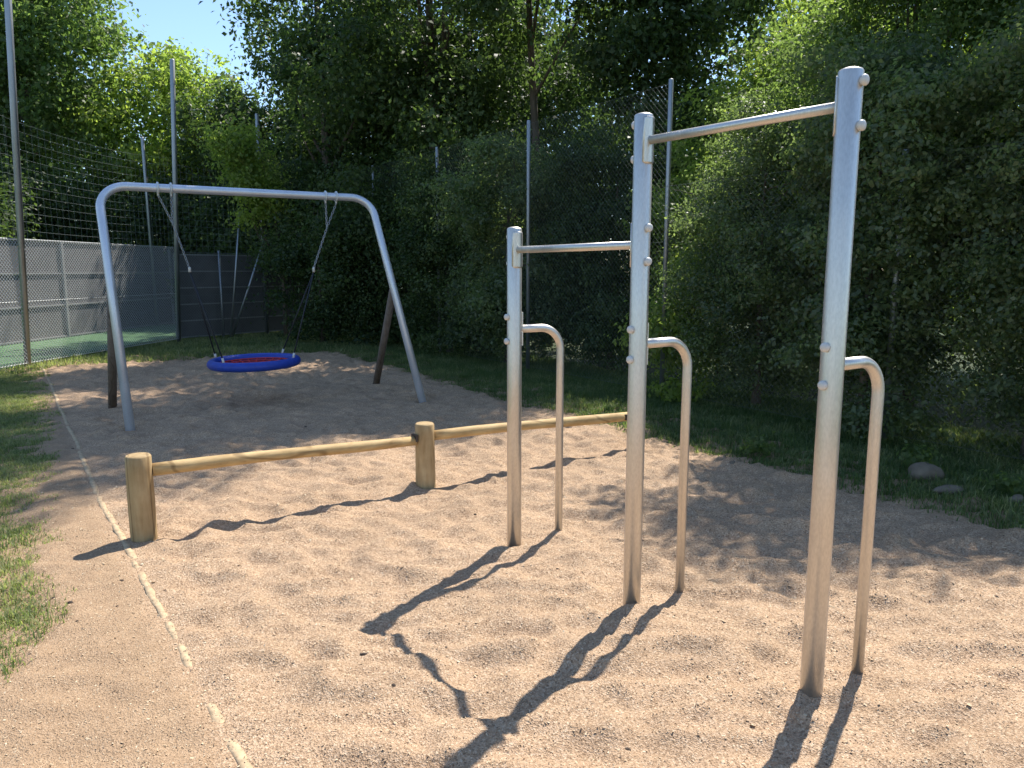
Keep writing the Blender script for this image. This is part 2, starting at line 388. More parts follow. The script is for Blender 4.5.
# ------------------------------------------------------------------ pull-up rig
def knob(mb, p, d, r=.019, l=.020):
    d = np.array(d, float); d /= np.linalg.norm(d); p = np.array(p, float)
    mb.tube([p-d*.01, p+d*.005, p+d*l*.55], [r*.62, r, r], 14, True, dome=l*.5)
rigN, rigK = np.array([.835, .55, 0]), np.array([-.55, .835, 0]); UP = np.array([0, 0, 1.])
posts = [((1.147, 2.667), 2.275), ((.572, 3.39), 2.272), ((.013, 4.225), 1.835)]
feet = [(1.402, 2.835), (.842, 3.572), (.282, 4.36)]
rig = empty('pull_up_rig', (.57, 3.4, 0)); tag(rig, 'bare steel pull-up rig with two bars at different heights and three dip handles', 'exercise bars')
PR = .0415
for (p, h) in posts:
    m = MB(); m.tube([(p[0], p[1], -.4), (p[0], p[1], 1.0), (p[0], p[1], h-.012)], PR, 32, True, dome=.014)
    m.build('post', STEEL, rig)
def xbar(i, j, z, name):
    a = np.array([*posts[i][0], z]); b = np.array([*posts[j][0], z]); d = (b-a)/np.linalg.norm(b-a)
    m = MB(); m.tube([a+d*(PR-.002), b-d*(PR-.002)], .0185, 20); bar = m.build(name, STEEL, rig)
    for c, dd in ((a, d), (b, -d)):
        # saddle plate hugging the post, bolts opposite
        s = np.cross(UP, dd); m = MB(); V = []; F = []
        for q, zz in enumerate((-.098, -.09, .09, .098)):
            half = .9 if q in (1, 2) else .6
            for jx in range(9):
                t = (jx/8-.5)*2*half; rr_ = PR+.0045
                V.append(c+UP*zz+dd*rr_*math.cos(t)+s*rr_*math.sin(t))
        nq = len(V)
        for q in range(4):
            half = .9 if q in (1, 2) else .6
            for jx in range(9):
                t = (jx/8-.5)*2*half; zz = (-.098, -.09, .09, .098)[q]
                V.append(c+UP*zz+dd*(PR-.002)*math.cos(t)+s*(PR-.002)*math.sin(t))
        for q in range(3):
            for jx in range(8):
                e = q*9+jx; F.append((e, e+1, e+10, e+9)); F.append((nq+e, nq+e+9, nq+e+10, nq+e+1))
            F.append((q*9, q*9+9, nq+q*9+9, nq+q*9)); F.append((q*9+8, nq+q*9+8, nq+q*9+17, q*9+17))
        for jx in range(8): F.append((jx, nq+jx, nq+jx+1, jx+1)); F.append((27+jx, 28+jx, nq+28+jx, nq+27+jx))
        m.add(V, F, True); m.build('saddle_plate', STEEL, rig)
        for zz in (.073, -.073):
            m = MB(); knob(m, c-dd*PR+UP*zz, -dd); m.build('bolt_cap', CAP, rig)
xbar(0, 1, 2.155, 'high_bar'); xbar(1, 2, 1.71, 'low_bar')
for (p, h), f, ztop in zip(posts, feet, (1.262, 1.268, 1.272)):
    a = np.array([*p, ztop]); c = np.array([*f, ztop]); d = (c-a)/np.linalg.norm(c-a); c = a+d*(np.linalg.norm(c-a))
    pts = fillet([a+d*(PR-.002), c, (c[0], c[1], -.3)], .13, 14)
    m = MB(); m.tube(pts, .0225, 20); m.build('dip_handle', STEEL, rig)
    s = np.cross(UP, d)
    m = MB(); m.box(a+d*(PR+.001), d*.008, s*.036, UP*.19); m.build('saddle_plate', STEEL, rig)
    for zz in (.068, -.068):
        m = MB(); knob(m, a-d*PR+UP*zz, -d, .0175); m.build('bolt_cap', CAP, rig)

# ------------------------------------------------------------------ balance beam
beam = empty('balance_beam', (-.65, 5.47, 0)); tag(beam, 'low wooden balance beam of two round rails on thick log posts', 'balance beam')
bp = [((-2.222, 4.34), .515), ((-.65, 5.47), .475), ((1.12, 6.62), .36)]
for i, (p, h) in enumerate(bp):
    m = MB(); pts = []; rr = []
    for q in range(11):
        t = q/10; zz = -.3+(h-.010+.3)*t
        pts.append((p[0], p[1], zz)); rr.append(.0725-.0012*math.sin(t*7+i*2)+.003*(1-t))
    pts.append((p[0], p[1], h)); rr.append(.064)
    m.tube(pts, rr, 28, True); m.build('log_post', WOOD, beam)
def rail(a, b, r0, r1):
    m = MB(); a = np.array(a); b = np.array(b); pts = []; rr = []
    for q in range(13):
        t = q/12; pts.append(a+(b-a)*t+UP*.006*math.sin(t*5)); rr.append(r0+(r1-r0)*t+.0015*math.sin(t*11))
    m.tube(pts, rr, 20); return m.build('rail', WOODH, beam)
def along(a, b, s):
    a = np.array(a); b = np.array(b); d = (b-a)/np.linalg.norm(b-a); return a+d*s[0], b-d*s[1]
a, b = along((-2.222, 4.34, .415), (-.65, 5.47, .355), (.07, .085)); rail(a, b, .039, .036)
a, b = along((-.65, 5.47, .375), (1.12, 6.62, .315), (.07, .07)); rail(a, b, .037, .041)
m = MB(); d = np.array([-1.572, -1.13, 0]); d /= np.linalg.norm(d); s = np.cross(UP, d)
c = np.array([-.65, 5.47, .375])+d*.085
m.box(c, d*.02, s*.07, UP*.05); m.box(c+d*.05+UP*-.0, d*.09, s*.02, UP*.02); m.build('hanger', DARKM, beam)
m = MB(); c = np.array([1.06, 6.57, .315])-np.array([-.84, -.54, 0])*-.085; m.box(c, d*.02, s*.07, UP*.05); m.build('hanger', DARKM, beam)

# ------------------------------------------------------------------ swing
sw = empty('nest_swing', (-3.15, 8.95, 0)); tag(sw, 'galvanised frame swing with round blue rope-netted nest seat in the shade', 'swing')
TL = np.array([-4.44, 8.26, 2.50]); TR = np.array([-1.80, 9.78, 2.50])
FL = np.array([-3.86, 7.43, 0]); FR = np.array([-1.08, 8.97, 0])
FL = FL-(TL-FL)*.12; FR = FR-(TR-FR)*.12
BL = np.array([-4.81, 8.85, -.3]); BR = np.array([-2.02, 10.72, -.3])
m = MB(); m.tube(fillet([FL, TL, TR, FR], .27, 12), .046, 24); m.build('frame_tube', GALV, sw)
for F0, T0, B0 in ((FL, TL, BL), (FR, TR, BR)):
    j = F0+(T0-F0)*.60; m = MB(); m.tube([B0, j], .047, 18); m.build('rear_leg', BROWN, sw)
def bar(t): return TL+(TR-TL)*t
def chain(mb, a, b, L=.042, r=.0042):
    a = np.array(a); b = np.array(b); n = max(2, int(np.linalg.norm(b-a)/(L*.78))); d = (b-a)/np.linalg.norm(b-a)
    u = np.cross(d, [0.3, 1, .2]); u /= np.linalg.norm(u); w = np.cross(d, u)
    for i in range(n):
        c = a+(b-a)*(i+.5)/n; s = u if i % 2 else w
        mb.tube([c+d*L*.5*math.cos(q)+s*L*.27*math.sin(q) for q in np.linspace(0, 2*math.pi, 9)[:-1]], r, 5, closed=True)
seatC = np.array([-3.11, 9.0, .50]); alo = (TR-TL)/np.linalg.norm(TR-TL); per = np.cross(UP, alo)
seat = empty('nest_seat', (0, 0, 0)); seat.parent = sw; seat.matrix_parent_inverse = __import__('mathutils').Matrix.Translation(-sw.location)
RS = .485
def seat_pt(a, r, dz=0):
    return seatC+alo*r*math.cos(a)+per*r*math.sin(a)+UP*(dz+.02*r*math.cos(a))
m = MB(); m.tube([seat_pt(q, RS) for q in np.linspace(0, 2*math.pi, 49)[:-1]],   .055, 18, closed=True); m.build('padded_ring', BLUE, seat)
m = MB()
for q in range(12):
    a0 = q*math.pi/12; pts = [seat_pt(a0, t*RS*.95, -.05*(1-t*t)) if t >= 0 else seat_pt(a0+math.pi, -t*RS*.95, -.05*(1-t*t)) for t in np.linspace(-1, 1, 13)]
    m.tube(pts, .0085, 7)
for rr_ in (.1, .18, .26, .34, .42): m.tube([seat_pt(q, rr_, -.05*(1-(rr_/.46)**2)+.006) for q in np.linspace(0, 2*math.pi, 33)[:-1]], .0085, 7, closed=True)
m.build('seat_net', REDM, seat)
for t0, tm, tk, sgn in ((.215, .235, .283, -1), (.832, .812, .751, 1)):
    grp = empty('hanger_chain', (0, 0, 0)); grp.parent = sw; grp.matrix_parent_inverse = __import__('mathutils').Matrix.Translation(-sw.location)
    kz = bar(tk); kz[2] = 1.60; mz = bar(tm); mz[2] = 2.12
    m = MB()
    for dt in (-.022, .022):
        c = bar(t0+dt)
        m.tube([c+(UP*math.cos(v)+per*math.sin(v))*.056 for v in np.linspace(0, math.tau, 17)[:-1]], .012, 8, closed=True)
        m.tube([c-UP*.05, c-UP*.085], .012, 8)
    m.build('pivot_clamp', WIRE, grp)
    m = MB()
    for dt in (-.022, .022): chain(m, bar(t0+dt)-UP*.08, mz)
    chain(m, mz, kz+UP*.02); m.build('chain', GALVD, grp)
    m = MB(); m.tube([kz-UP*.025, kz+UP*.025], .016, 12, True, dome=.01); m.build('white_knob', CAP, grp)
    for a0 in (.62, -.62):
        m = MB(); m2 = MB()
        e = seat_pt(a0 if sgn > 0 else math.pi-a0, RS, .06); m.tube([kz-UP*.02, e], .0085, 8)
        m2.tube([e-UP*.02, e+(kz-e)/np.linalg.norm(kz-e)*.05], .014, 10)
        m.build('rope', BLACK, grp); m2.build('rope_ferrule', CAP, grp)

# ------------------------------------------------------------------ fences
def mesh_panel(a, b, z0, z1, pitch, r, matl, parent, name='chain_link_mesh', extra=True):
    """diagonal wires both ways between two points, clipped to the panel"""
    a = np.array(a, float); b = np.array(b, float); L = np.linalg.norm(b-a); d = (b-a)/L; nrm = np.array([-d[1], d[0]]); H = z1-z0
    V = []; F = []
    for sg, off in ((1, r), (-1, -r)):
        for c in np.arange(-H, L+H, pitch):
            # u = c + t*H*sg..., going up
            u0, u1 = (c, c+H) if sg > 0 else (c, c-H)
            t0, t1 = 0., 1.
            for lim in (0, L):
                pass
            du = u1-u0
            ta, tb = sorted(((0-u0)/du, (L-u0)/du)); t0 = max(t0, ta); t1 = min(t1, tb)
            if t1-t0 < .01: continue
            p0 = (u0+du*t0, z0+H*t0); p1 = (u0+du*t1, z0+H*t1)
            dirn = np.array([p1[0]-p0[0], p1[1]-p0[1]]); dirn /= np.linalg.norm(dirn); q = np.array([-dirn[1], dirn[0]])*r
            base = len(V)
            for (pu, pz) in (p0, p1):
                for su, so in ((q, 0), (-q*.5, r*.87), (-q*.5, -r*.87)):
                    uu = pu+su[0]; zz = pz+su[1]; xy = a+d*uu+nrm*(so+off); V.append((xy[0], xy[1], zz))
            for j in range(3): F.append((base+j, base+(j+1) % 3, base+3+(j+1) % 3, base+3+j))
    for zz in (z0+.01, (z0+z1)/2, z1-.01):
        base = len(V)
        for u in (0, L):
            for an in range(3):
                xy = a+d*u+nrm*(r*1.6*math.cos(an*2.09)); V.append((xy[0], xy[1], zz+r*1.6*math.sin(an*2.09)))
        for j in range(3): F.append((base+j, base+(j+1) % 3, base+3+(j+1) % 3, base+3+j))
    return fast_mesh(name, V, F, matl, parent)
# tall overgrown chain link fence on the right
fr = empty('overgrown_fence', (*nk(7.0, 8), 0)); tag(fr, 'tall chain link fence overgrown by shrubs behind the pull-up rig', 'fence')
ks = [-2.2, .9, 4.0, 7.05, 10.15, 13.25, 16.35, 19.4]
for k in ks:
    p = nk(7.0, k); m = MB(); m.tube([(*p, -.3), (*p, 3.93 if k > 5 else 2.7)], .030, 16, True, dome=.01); m.build('fence_post', GALVD, fr)
mesh_panel(nk(6.96, -2.2), nk(6.96, 7.05), .02, 2.65, .075, .0009, WIRED, fr)
mesh_panel(nk(6.96, 7.05), nk(6.96, 19.4), .02, 3.88, .075, .0009, WIRED, fr)
# ball-stop fence of the court on the left
fl = empty('ball_stop_fence', (-8.3, 12.7, 0)); tag(fl, 'tall ball stop fence with slim poles, chain link and netting left of the swing', 'fence')
pol = [((-8.75, 7.9), (-8.75, 7.9), 7.2), ((-8.26, 12.68), (-7.94, 12.68), 7.2), ((-7.72, 17.3), (-7.44, 17.3), 6.15), ((-6.30, 19.3), (-6.30, 19.3), 5.4)]
for (b0, t0, h) in pol:
    m = MB(); m.tube([(*b0, -.3), (*t0, h)], .052 if h > 6 else .045, 18, True, dome=.02); m.build('pole', GALVD, fl)
mesh_panel((-8.70, 7.9), (-8.21, 12.68), .03, 2.12, .066, .0042, WIRE, fl)
mesh_panel((-8.21, 12.68), (-7.67, 17.3), .03, 2.12, .066, .0042, WIRE, fl)
mesh_panel((-7.67, 17.3), (-6.28, 19.25), .03, 2.0, .066, .0026, WIRED, fl)
for f0, f1 in (((-8.26, 12.62), (-7.72, 17.3)),):
    pass
m = MB()
def netting(m, a, b, z0, z1, dz, du, r=.0022, sag=.06):
    a = np.array(a); b = np.array(b); L = np.linalg.norm(b-a)
    for i in range(int((z1-z0)/dz)+1):
        zz = z0+i*dz; m.tube([(*(a+(b-a)*t), zz-sag*4*t*(1-t)*(.3+.7*i*dz/(z1-z0))) for t in np.linspace(0, 1, 9)], r, 3, False)
    for j in range(int(L/du)+1):
        t = j*du/L; s = sag*4*t*(1-t); m.tube([(*(a+(b-a)*t), z0), (*(a+(b-a)*t), z1-s)], r*.7, 3, False)
netting(m, (-8.70, 7.9), (-8.24, 12.68), 2.12, 4.1, .15, .15); netting(m, (-8.28, 12.7), (-7.70, 17.3), 2.12, 4.1, .15, .15, sag=.12); netting(m, (-7.70, 17.3), (-6.32, 19.3), 2.02, 4.0, .15, .15)
m.build('netting', NETM, fl)
m = MB(); p = (-7.03, 18.26); m.tube([(*p, -.2), (*p, 2.06)], .03, 12); m.build('pole', GALVD, fl)
m = MB(); m.tube([(-6.8, 18.2, 0), (-6.02, 18.7, 2.45)], .028, 12); m.build('brace', GALVD, fl)
m = MB(); m.tube([(-6.78, 18.05, 0), (-6.42, 18.1, 2.95)], .024, 12); m.build('brace', GALVD, fl)
# board wall behind the court
bw = empty('board_wall', (-10.8, 16.5, 0)); tag(bw, 'long grey boarded rebound wall with pale rails behind the court netting', 'wall')
A = np.array([-11.9, 6.5, 0]); B = np.array([-10.25, 25., 0]); dd = (B-A)/np.linalg.norm(B-A); nn = np.array([-dd[1], dd[0], 0])
L = np.linalg.norm(B-A)
m = MB()
for i in range(3): m.box((A+B)/2+UP*(.375+i*.75), dd*L, nn*.04, UP*.735)
m.build('boards', BOARD, bw)
for i in range(4):
    m = MB(); m.box((A+B)/2+UP*(.0+i*.75+.02)-nn*.035, dd*L, nn*.05, UP*.035); m.build('rail', BOARDR, bw)
for q in np.arange(2.2, L, 4.8):
    m = MB(); m.box(A+dd*q+UP*1.1-nn*.06, dd*.07, nn*.05, UP*2.3); m.build('board_post', BOARDR, bw)
ew = empty('end_wall', (-7.2, 18.6, 0)); tag(ew, 'shaded dark boarded end wall of the court beside the bushes', 'wall')
A = np.array([-9.6, 16.9, 0]); B = np.array([-6.2, 19.75, 0]); dd = (B-A)/np.linalg.norm(B-A); nn = np.array([-dd[1], dd[0], 0]); L = np.linalg.norm(B-A)
A2 = np.array([-7.85, 17.75, 0]); B2 = np.array([-5.3, 21.0, 0]); dd = (B2-A2)/np.linalg.norm(B2-A2); nn = np.array([-dd[1], dd[0], 0]); L = np.linalg.norm(B2-A2)
m = MB()
for i in range(5): m.box((A2+B2)/2+UP*(.2+i*.39)+nn*.1, dd*L, nn*.03, UP*.372)
m.build('boards', BOARD, ew)
for i in range(6):
    m = MB(); m.box((A2+B2)/2+UP*(i*.39+.01)+nn*.07, dd*L, nn*.025, UP*.03); m.build('rail', BOARDR, ew)
# slim light mast standing on the far court side
lm = MB(); lm.tube([(-10.4, 22.0, -.2), (-10.45, 22.0, 5.3)], .045, 12, True, dome=.02)
tag(lm.build('court_mast', GALVD), 'slim grey mast behind the court wall, seen between two taller fence poles', 'pole')

# ------------------------------------------------------------------ stones
def rock(name, label, c, s, seed, rot=0.):
    g = np.random.default_rng(seed); V = []; F = []; nu, nv = 18, 10
    ph = g.uniform(0, 6, 6)
    for i in range(nv+1):
        th = math.pi*i/nv
        for j in range(nu):
            a = math.tau*j/nu
            d = 1+.13*math.sin(2*a+ph[0])+.09*math.sin(3*a+ph[1]+2*th)+.06*math.sin(5*a+ph[2]+3*th)
            x = s[0]*d*math.sin(th)*math.cos(a); y = s[1]*d*math.sin(th)*math.sin(a); z = s[2]*math.cos(th)*(1+.1*math.sin(a+ph[3]))
            V.append((c[0]+x*math.cos(rot)-y*math.sin(rot), c[1]+x*math.sin(rot)+y*math.cos(rot), c[2]+z))
    for i in range(nv):
        for j in range(nu): F.append((i*nu+j, (i+1)*nu+j, (i+1)*nu+(j+1) % nu, i*nu+(j+1) % nu))
    o = fast_mesh(name, V, F, STONE, smooth=True); tag(o, label, 'stone', 'stones on the shaded verge'); return o
rock('stone', 'rounded brown stone in the shaded grass, largest of the verge stones', (3.21, 5.66, .035), (.13, .09, .085), 1, .3)
rock('stone', 'flat pale stone lying in front of the rounded brown stone', (3.17, 5.27, .02), (.11, .06, .035), 2, .2)
rock('stone', 'small stone at the mulch edge left of the right steel post', (1.83, 6.05, .01), (.05, .035, .03), 3, .9)
rock('stone', 'thin pale stone sliver beside the leafy tuft near the right edge', (3.52, 5.05, .02), (.09, .03, .03), 4, .5)

# ------------------------------------------------------------------ foliage
def foliage(blobs, num, size, seed, clump=.32, per=26, p=2.4, shell=.5, up=.45, floor=.05, keepfn=None, sub=0.0):
    """leaf quads gathered in clumps through the blobs' volume; blobs = (cx,cy,cz,rx,ry,rz)"""
    g = np.random.default_rng(seed); btint = np.zeros(len(blobs))
    if sub > 0:
        nb_, tt = [], []
        for b in blobs:
            area = 4*math.pi*((b[3]*b[4]+b[3]*b[5]+b[4]*b[5])/3); cnt = max(3, int(area/(math.pi*sub*sub)*1.15))
            dd = g.normal(0, 1, (cnt, 3)); dd /= (np.abs(dd)**p).sum(1, keepdims=True)**(1/p); bt = g.normal(0, .06)
            for q in dd:
                f = g.uniform(.55, 1.0); r_ = sub*g.uniform(.55, 1.35)
                nb_.append((b[0]+q[0]*b[3]*f, b[1]+q[1]*b[4]*f, b[2]+q[2]*b[5]*f, r_*g.uniform(.8, 1.2), r_*g.uniform(.8, 1.2), r_*g.uniform(.55, .85))); tt.append(bt+g.normal(0, .16))
            nb_.append((b[0], b[1], b[2], b[3]*.6, b[4]*.6, b[5]*.7)); tt.append(-.1)
        blobs = nb_; btint = np.array(tt)
    vol = np.array([(b[3]*b[4]+b[3]*b[5]+b[4]*b[5]) for b in blobs]); w = vol/vol.sum()
    nc = max(1, num//per); bi = g.choice(len(blobs), nc, p=w); B = np.array(blobs)[bi]
    d = g.normal(0, 1, (nc, 3)); d /= (np.abs(d)**p).sum(1, keepdims=True)**(1/p)
    rad = shell+(1-shell)*g.random(nc)**.6; inner = g.random(nc) < .16; rad = np.where(inner, g.random(nc)*shell, rad)
    lump = 1+.18*np.sin(d[:, 0]*5+B[:, 0]*3+seed)*np.sin(d[:, 2]*6+B[:, 1]*2)+.10*g.normal(0, 1, nc)
    cc = B[:, :3]+d*B[:, 3:6]*(rad*lump)[:, None]
    ctint = np.clip(.45+.13*g.normal(0, 1, nc)+btint[bi], 0, 1)
    csz = clump*g.uniform(.5, 1.35, nc)
    i = np.repeat(np.arange(nc), per); m = len(i)
    off = g.normal(0, 1, (m, 3))*csz[i][:, None]*np.array([.55, .55, .38]); pos = cc[i]+off
    out = d[i]*.8+off/csz[i][:, None]*.35+np.array([0, 0, up])+g.normal(0, .62, (m, 3))
    ok = pos[:, 2] > floor
    if keepfn is not None: ok &= keepfn(pos)
    pos, out, i = pos[ok], out[ok], i[ok]; m = len(pos)
    out /= np.linalg.norm(out, axis=1, keepdims=True)
    a = g.normal(0, 1, (m, 3)); a[:, 2] -= .5; u = a-out*(a*out).sum(1, keepdims=True); u /= np.linalg.norm(u, axis=1, keepdims=True); v = np.cross(out, u)
    L = (size*g.uniform(.6, 1.35, m))[:, None]; W = L*g.uniform(.5, .72, m)[:, None]; f = out*W*.16
    V = np.stack([pos-u*L/2, pos+v*W/2+f-u*L*.06, pos+u*L/2-f*.5, pos-v*W/2+f-u*L*.06], 1).reshape(-1, 3)
    F = np.arange(m*4).reshape(-1, 4); t = np.clip(ctint[i]+.16*g.normal(0, 1, m), 0, 1)
    return V, F, np.repeat(t, 4), cc
def limbs(mb, base, h, blobs, r, seed, cc, lean=(0, 0), nl=12, fork=.35):
    g = np.random.default_rng(seed+99); base = np.array(base, float); top = base+np.array([lean[0], lean[1], h])
    pts = []; rr = []
    for q in range(9):
        t = q/8; pts.append(base+(top-base)*t+np.array([.10*math.sin(t*4+seed), .10*math.cos(t*5+seed)-.1, 0])*t*h*.15); rr.append(r*(1-.82*t)+(.35*r if q == 0 else 0))
    mb.tube(pts, rr, 12)
    for k in range(nl):
        t = g.uniform(fork, .95); q = int(t*8); s = pts[q]+(pts[min(q+1, 8)]-pts[q])*(t*8-q); e = cc[g.integers(len(cc))]
        if e[2] < s[2]: e = s+(e-s)*np.array([.8, .8, -.3])
        if np.linalg.norm(e-s) < .3: continue
        mid = s+(e-s)*.5+np.array([g.normal(0, .12), g.normal(0, .12), -.08*np.linalg.norm(e-s)]); r0 = max(.010, r*(1-.8*t)*.5)
        mb.tube([s, mid, e], [r0, r0*.6, r0*.15], 7, False)
def plant(kind, label, cat, loc, h, blobs, num, size, matl, r=.12, seed=1, group=None, lean=(0, 0), nl=12, fork=.35, **kw):
    t = empty(kind, (loc[0], loc[1], 0)); tag(t, label, cat, group)
    V, F, tn, cc = foliage(blobs, num, size, seed, **kw)
    fast_mesh('crown' if cat == 'tree' else 'foliage', V, F, matl, t, attrs={'tint': tn})
    m = MB(); limbs(m, (loc[0], loc[1], -.1), h, blobs, r, seed, cc, lean, nl, fork); m.build('trunk' if cat == 'tree' else 'stem', BARK, t)
    return t
def around(cx, cy, z0, z1, r, nb, seed, rb=.55, taper=.5):
    """blob set of an upright crown"""
    g = np.random.default_rng(seed+500); out = []
    for i in range(nb):
        t = (i+.5)/nb; z = z0+(z1-z0)*t; a = i*2.4+g.uniform(0, .8); prof = math.sin(math.pi*(.12+.80*t)**1.0)**.6*(1-taper*max(0, t-.5))
        d = r*.5*prof*g.uniform(.5, 1.1); q = r*rb*prof*g.uniform(.8, 1.2)
        out.append((cx+d*math.cos(a), cy+d*math.sin(a), z, q, q, q*.8))
    return out
G1 = 'trees beyond the court wall'; G2 = 'tall shading trees behind the overgrown fence'; G3 = 'shrubs growing through the overgrown fence'
# left, beyond the court
plant('leafy_tree', 'tall sunlit tree at the far left behind the outermost fence pole', 'tree', (-20.5, 26.5), 11, around(-20.5, 26.5, 2, 14.5, 4.6, 15, 1), 60000, .17, LF_MID, .22, 1, G1, clump=.6, sub=.62)
plant('leafy_tree', 'tall sunlit tree rising left of the sky gap above the swing', 'tree', (-15.6, 25.5), 11, around(-15.6, 25.5, 1.5, 14.5, 3.9, 17, 2), 70000, .16, LF_MID, .22, 2, G1, clump=.55, sub=.62)
plant('leafy_tree', 'lower feathery tree topping out in the gap of blue sky', 'tree', (-11.3, 27), 7.2, around(-11.3, 26.5, 1.0, 8.9, 3.3, 13, 3), 52000, .15, LF_PALE, .14, 3, G1, clump=.5, sub=.62)
plant('leafy_tree', 'dark tree low behind the right end of the court wall', 'tree', (-8.8, 24.5), 5.6, around(-8.8, 24.5, .6, 7.1, 2.8, 10, 4), 42000, .14, LF_DARK, .14, 4, G1, clump=.5, sub=.62)
plant('dark_shrub', 'dark shrub mass over the left half of the court wall', 'shrub', (-14.6, 20), 3.4, [(-14.6, 18.5, 2.2, 1.8, 3.2, 2.2), (-14.9, 22.5, 2.4, 1.8, 3, 2.4), (-13.8, 15, 1.9, 1.5, 2.6, 1.9), (-14, 12.5, 1.6, 1.5, 2.6, 2.2)], 70000, .12, LF_DARK, .1, 5, clump=.45, sub=.42)
plant('dark_shrub', 'dark shrub mass behind the far right half of the court wall', 'shrub', (-12.5, 25.5), 3.4, [(-12.5, 24.5, 2.2, 2.0, 2.0, 2.5), (-10.4, 26.5, 2.2, 2.6, 1.8, 2.6), (-8.2, 23.5, 1.9, 1.8, 1.8, 2.2), (-17, 26, 2.2, 2.6, 2, 2.6)], 60000, .13, LF_DARK, .1, 6, clump=.45, sub=.42)
# big shading trees behind the fence
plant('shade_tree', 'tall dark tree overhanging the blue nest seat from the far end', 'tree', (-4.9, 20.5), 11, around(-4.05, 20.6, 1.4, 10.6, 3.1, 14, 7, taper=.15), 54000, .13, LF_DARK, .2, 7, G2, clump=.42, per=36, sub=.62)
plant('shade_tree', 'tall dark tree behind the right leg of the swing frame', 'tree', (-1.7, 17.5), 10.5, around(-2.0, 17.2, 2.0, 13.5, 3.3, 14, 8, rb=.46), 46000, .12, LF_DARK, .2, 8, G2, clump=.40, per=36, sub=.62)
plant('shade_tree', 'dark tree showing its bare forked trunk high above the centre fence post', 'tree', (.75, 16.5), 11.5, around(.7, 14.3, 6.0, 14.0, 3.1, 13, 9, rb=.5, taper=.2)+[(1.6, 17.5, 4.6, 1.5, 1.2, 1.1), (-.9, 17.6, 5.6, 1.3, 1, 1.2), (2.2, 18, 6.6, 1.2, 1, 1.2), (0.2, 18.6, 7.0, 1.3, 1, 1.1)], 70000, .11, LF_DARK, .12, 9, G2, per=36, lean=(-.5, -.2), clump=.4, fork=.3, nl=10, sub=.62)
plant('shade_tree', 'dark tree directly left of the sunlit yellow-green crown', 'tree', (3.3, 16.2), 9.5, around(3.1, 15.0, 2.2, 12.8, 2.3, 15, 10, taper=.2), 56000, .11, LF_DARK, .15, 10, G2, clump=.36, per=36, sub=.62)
plant('backdrop_tree', 'far dark tree filling the gap between the two leftmost shade trees', 'tree', (-6.5, 26), 8, around(-6.2, 26, .8, 9.6, 3.2, 10, 11), 36000, .18, LF_DARK, .2, 11, clump=.6, sub=.62)
plant('backdrop_tree', 'far tree seen in small gaps behind the bare forked trunk', 'tree', (0.5, 24), 8, around(.3, 24, .8, 9.5, 4.0, 11, 12), 46000, .18, LF_DARK, .2, 12, clump=.6, sub=.62)
plant('backdrop_tree', 'far tree seen behind the sunlit yellow-green crown', 'tree', (7.2, 20), 7, around(7.4, 20, .8, 7.8, 3.6, 11, 13), 46000, .15, LF_MID, .2, 13, clump=.55, sub=.62)
# bushes under them along the fence (far part)
plant('sunlit_shrub', 'shrub with sunlight painted into its pale leaves standing at the right end of the court fence', 'shrub', (-5.7, 18.9), 3.5, [(-6.3, 17.9, 4.2, .5, .5, .6), (-5.95, 18.1, 3.3, .45, .5, .6)], 9000, .09, LF_PALE, .06, 14, G3, clump=.35, sub=.42)  # lit clump, its paler leaf colour stands in for sun on it
plant('dark_shrub', 'rounded low shrub drooping just behind the blue nest seat', 'shrub', (-4.3, 17.0), 3, [(-4.3, 17.1, 1.5, 1.2, 1.1, 1.7), (-3.1, 16.5, 1.8, 1.1, 1.0, 2.0), (-4.9, 19.0, 2.6, 1.1, 1.0, 1.5)], 52000, .08, LF_DARK, .06, 15, G3, clump=.32, sub=.42)
for i, (k, n, hz, lab) in enumerate([
        (15.3, 7.25, 4.0, 'dark shrub behind the brown rear leg of the swing'),
        (13.2, 7.2, 4.3, 'dark shrub just right of the swing frame'),
        (11.2, 7.3, 4.2, 'dark shrub between swing and low pull-up post'),
        (9.4, 8.15, 3.9, 'dark shrub behind the low pull-up bar')]):
    c = nk(n, k); d = nk(n+.2, k+1.0)
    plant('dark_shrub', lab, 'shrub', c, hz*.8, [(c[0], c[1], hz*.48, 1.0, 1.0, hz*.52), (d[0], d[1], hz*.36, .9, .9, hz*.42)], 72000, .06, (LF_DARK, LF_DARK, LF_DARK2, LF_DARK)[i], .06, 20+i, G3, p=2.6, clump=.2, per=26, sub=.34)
# sunlit zone behind the tall bar
def st(n, k, z, r, rz):
    p = nk(n, k); return (p[0], p[1], z, r, r, rz)
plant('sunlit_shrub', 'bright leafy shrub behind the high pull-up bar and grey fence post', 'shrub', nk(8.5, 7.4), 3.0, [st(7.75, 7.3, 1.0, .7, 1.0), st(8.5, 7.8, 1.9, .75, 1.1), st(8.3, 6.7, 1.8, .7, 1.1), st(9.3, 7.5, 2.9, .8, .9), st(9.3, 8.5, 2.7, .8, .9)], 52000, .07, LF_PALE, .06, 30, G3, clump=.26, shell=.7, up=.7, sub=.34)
plant('sunlit_tree', 'yellow-green sunlit tree rising above the high pull-up bar', 'tree', (4.3, 11.8), 4.6, [st(10.0, 7.6, 3.6, .75, .8), st(10.4, 8.4, 4.3, .8, .8), st(10.9, 7.3, 4.7, .8, .8), st(11.4, 8.0, 5.5, .8, .8), st(10.2, 6.5, 3.9, .7, .8), st(10.8, 7.8, 2.5, 1.0, 1.2)], 50000, .08, LF_PALE, .09, 31, clump=.28, shell=.7, up=.7, sub=.42)
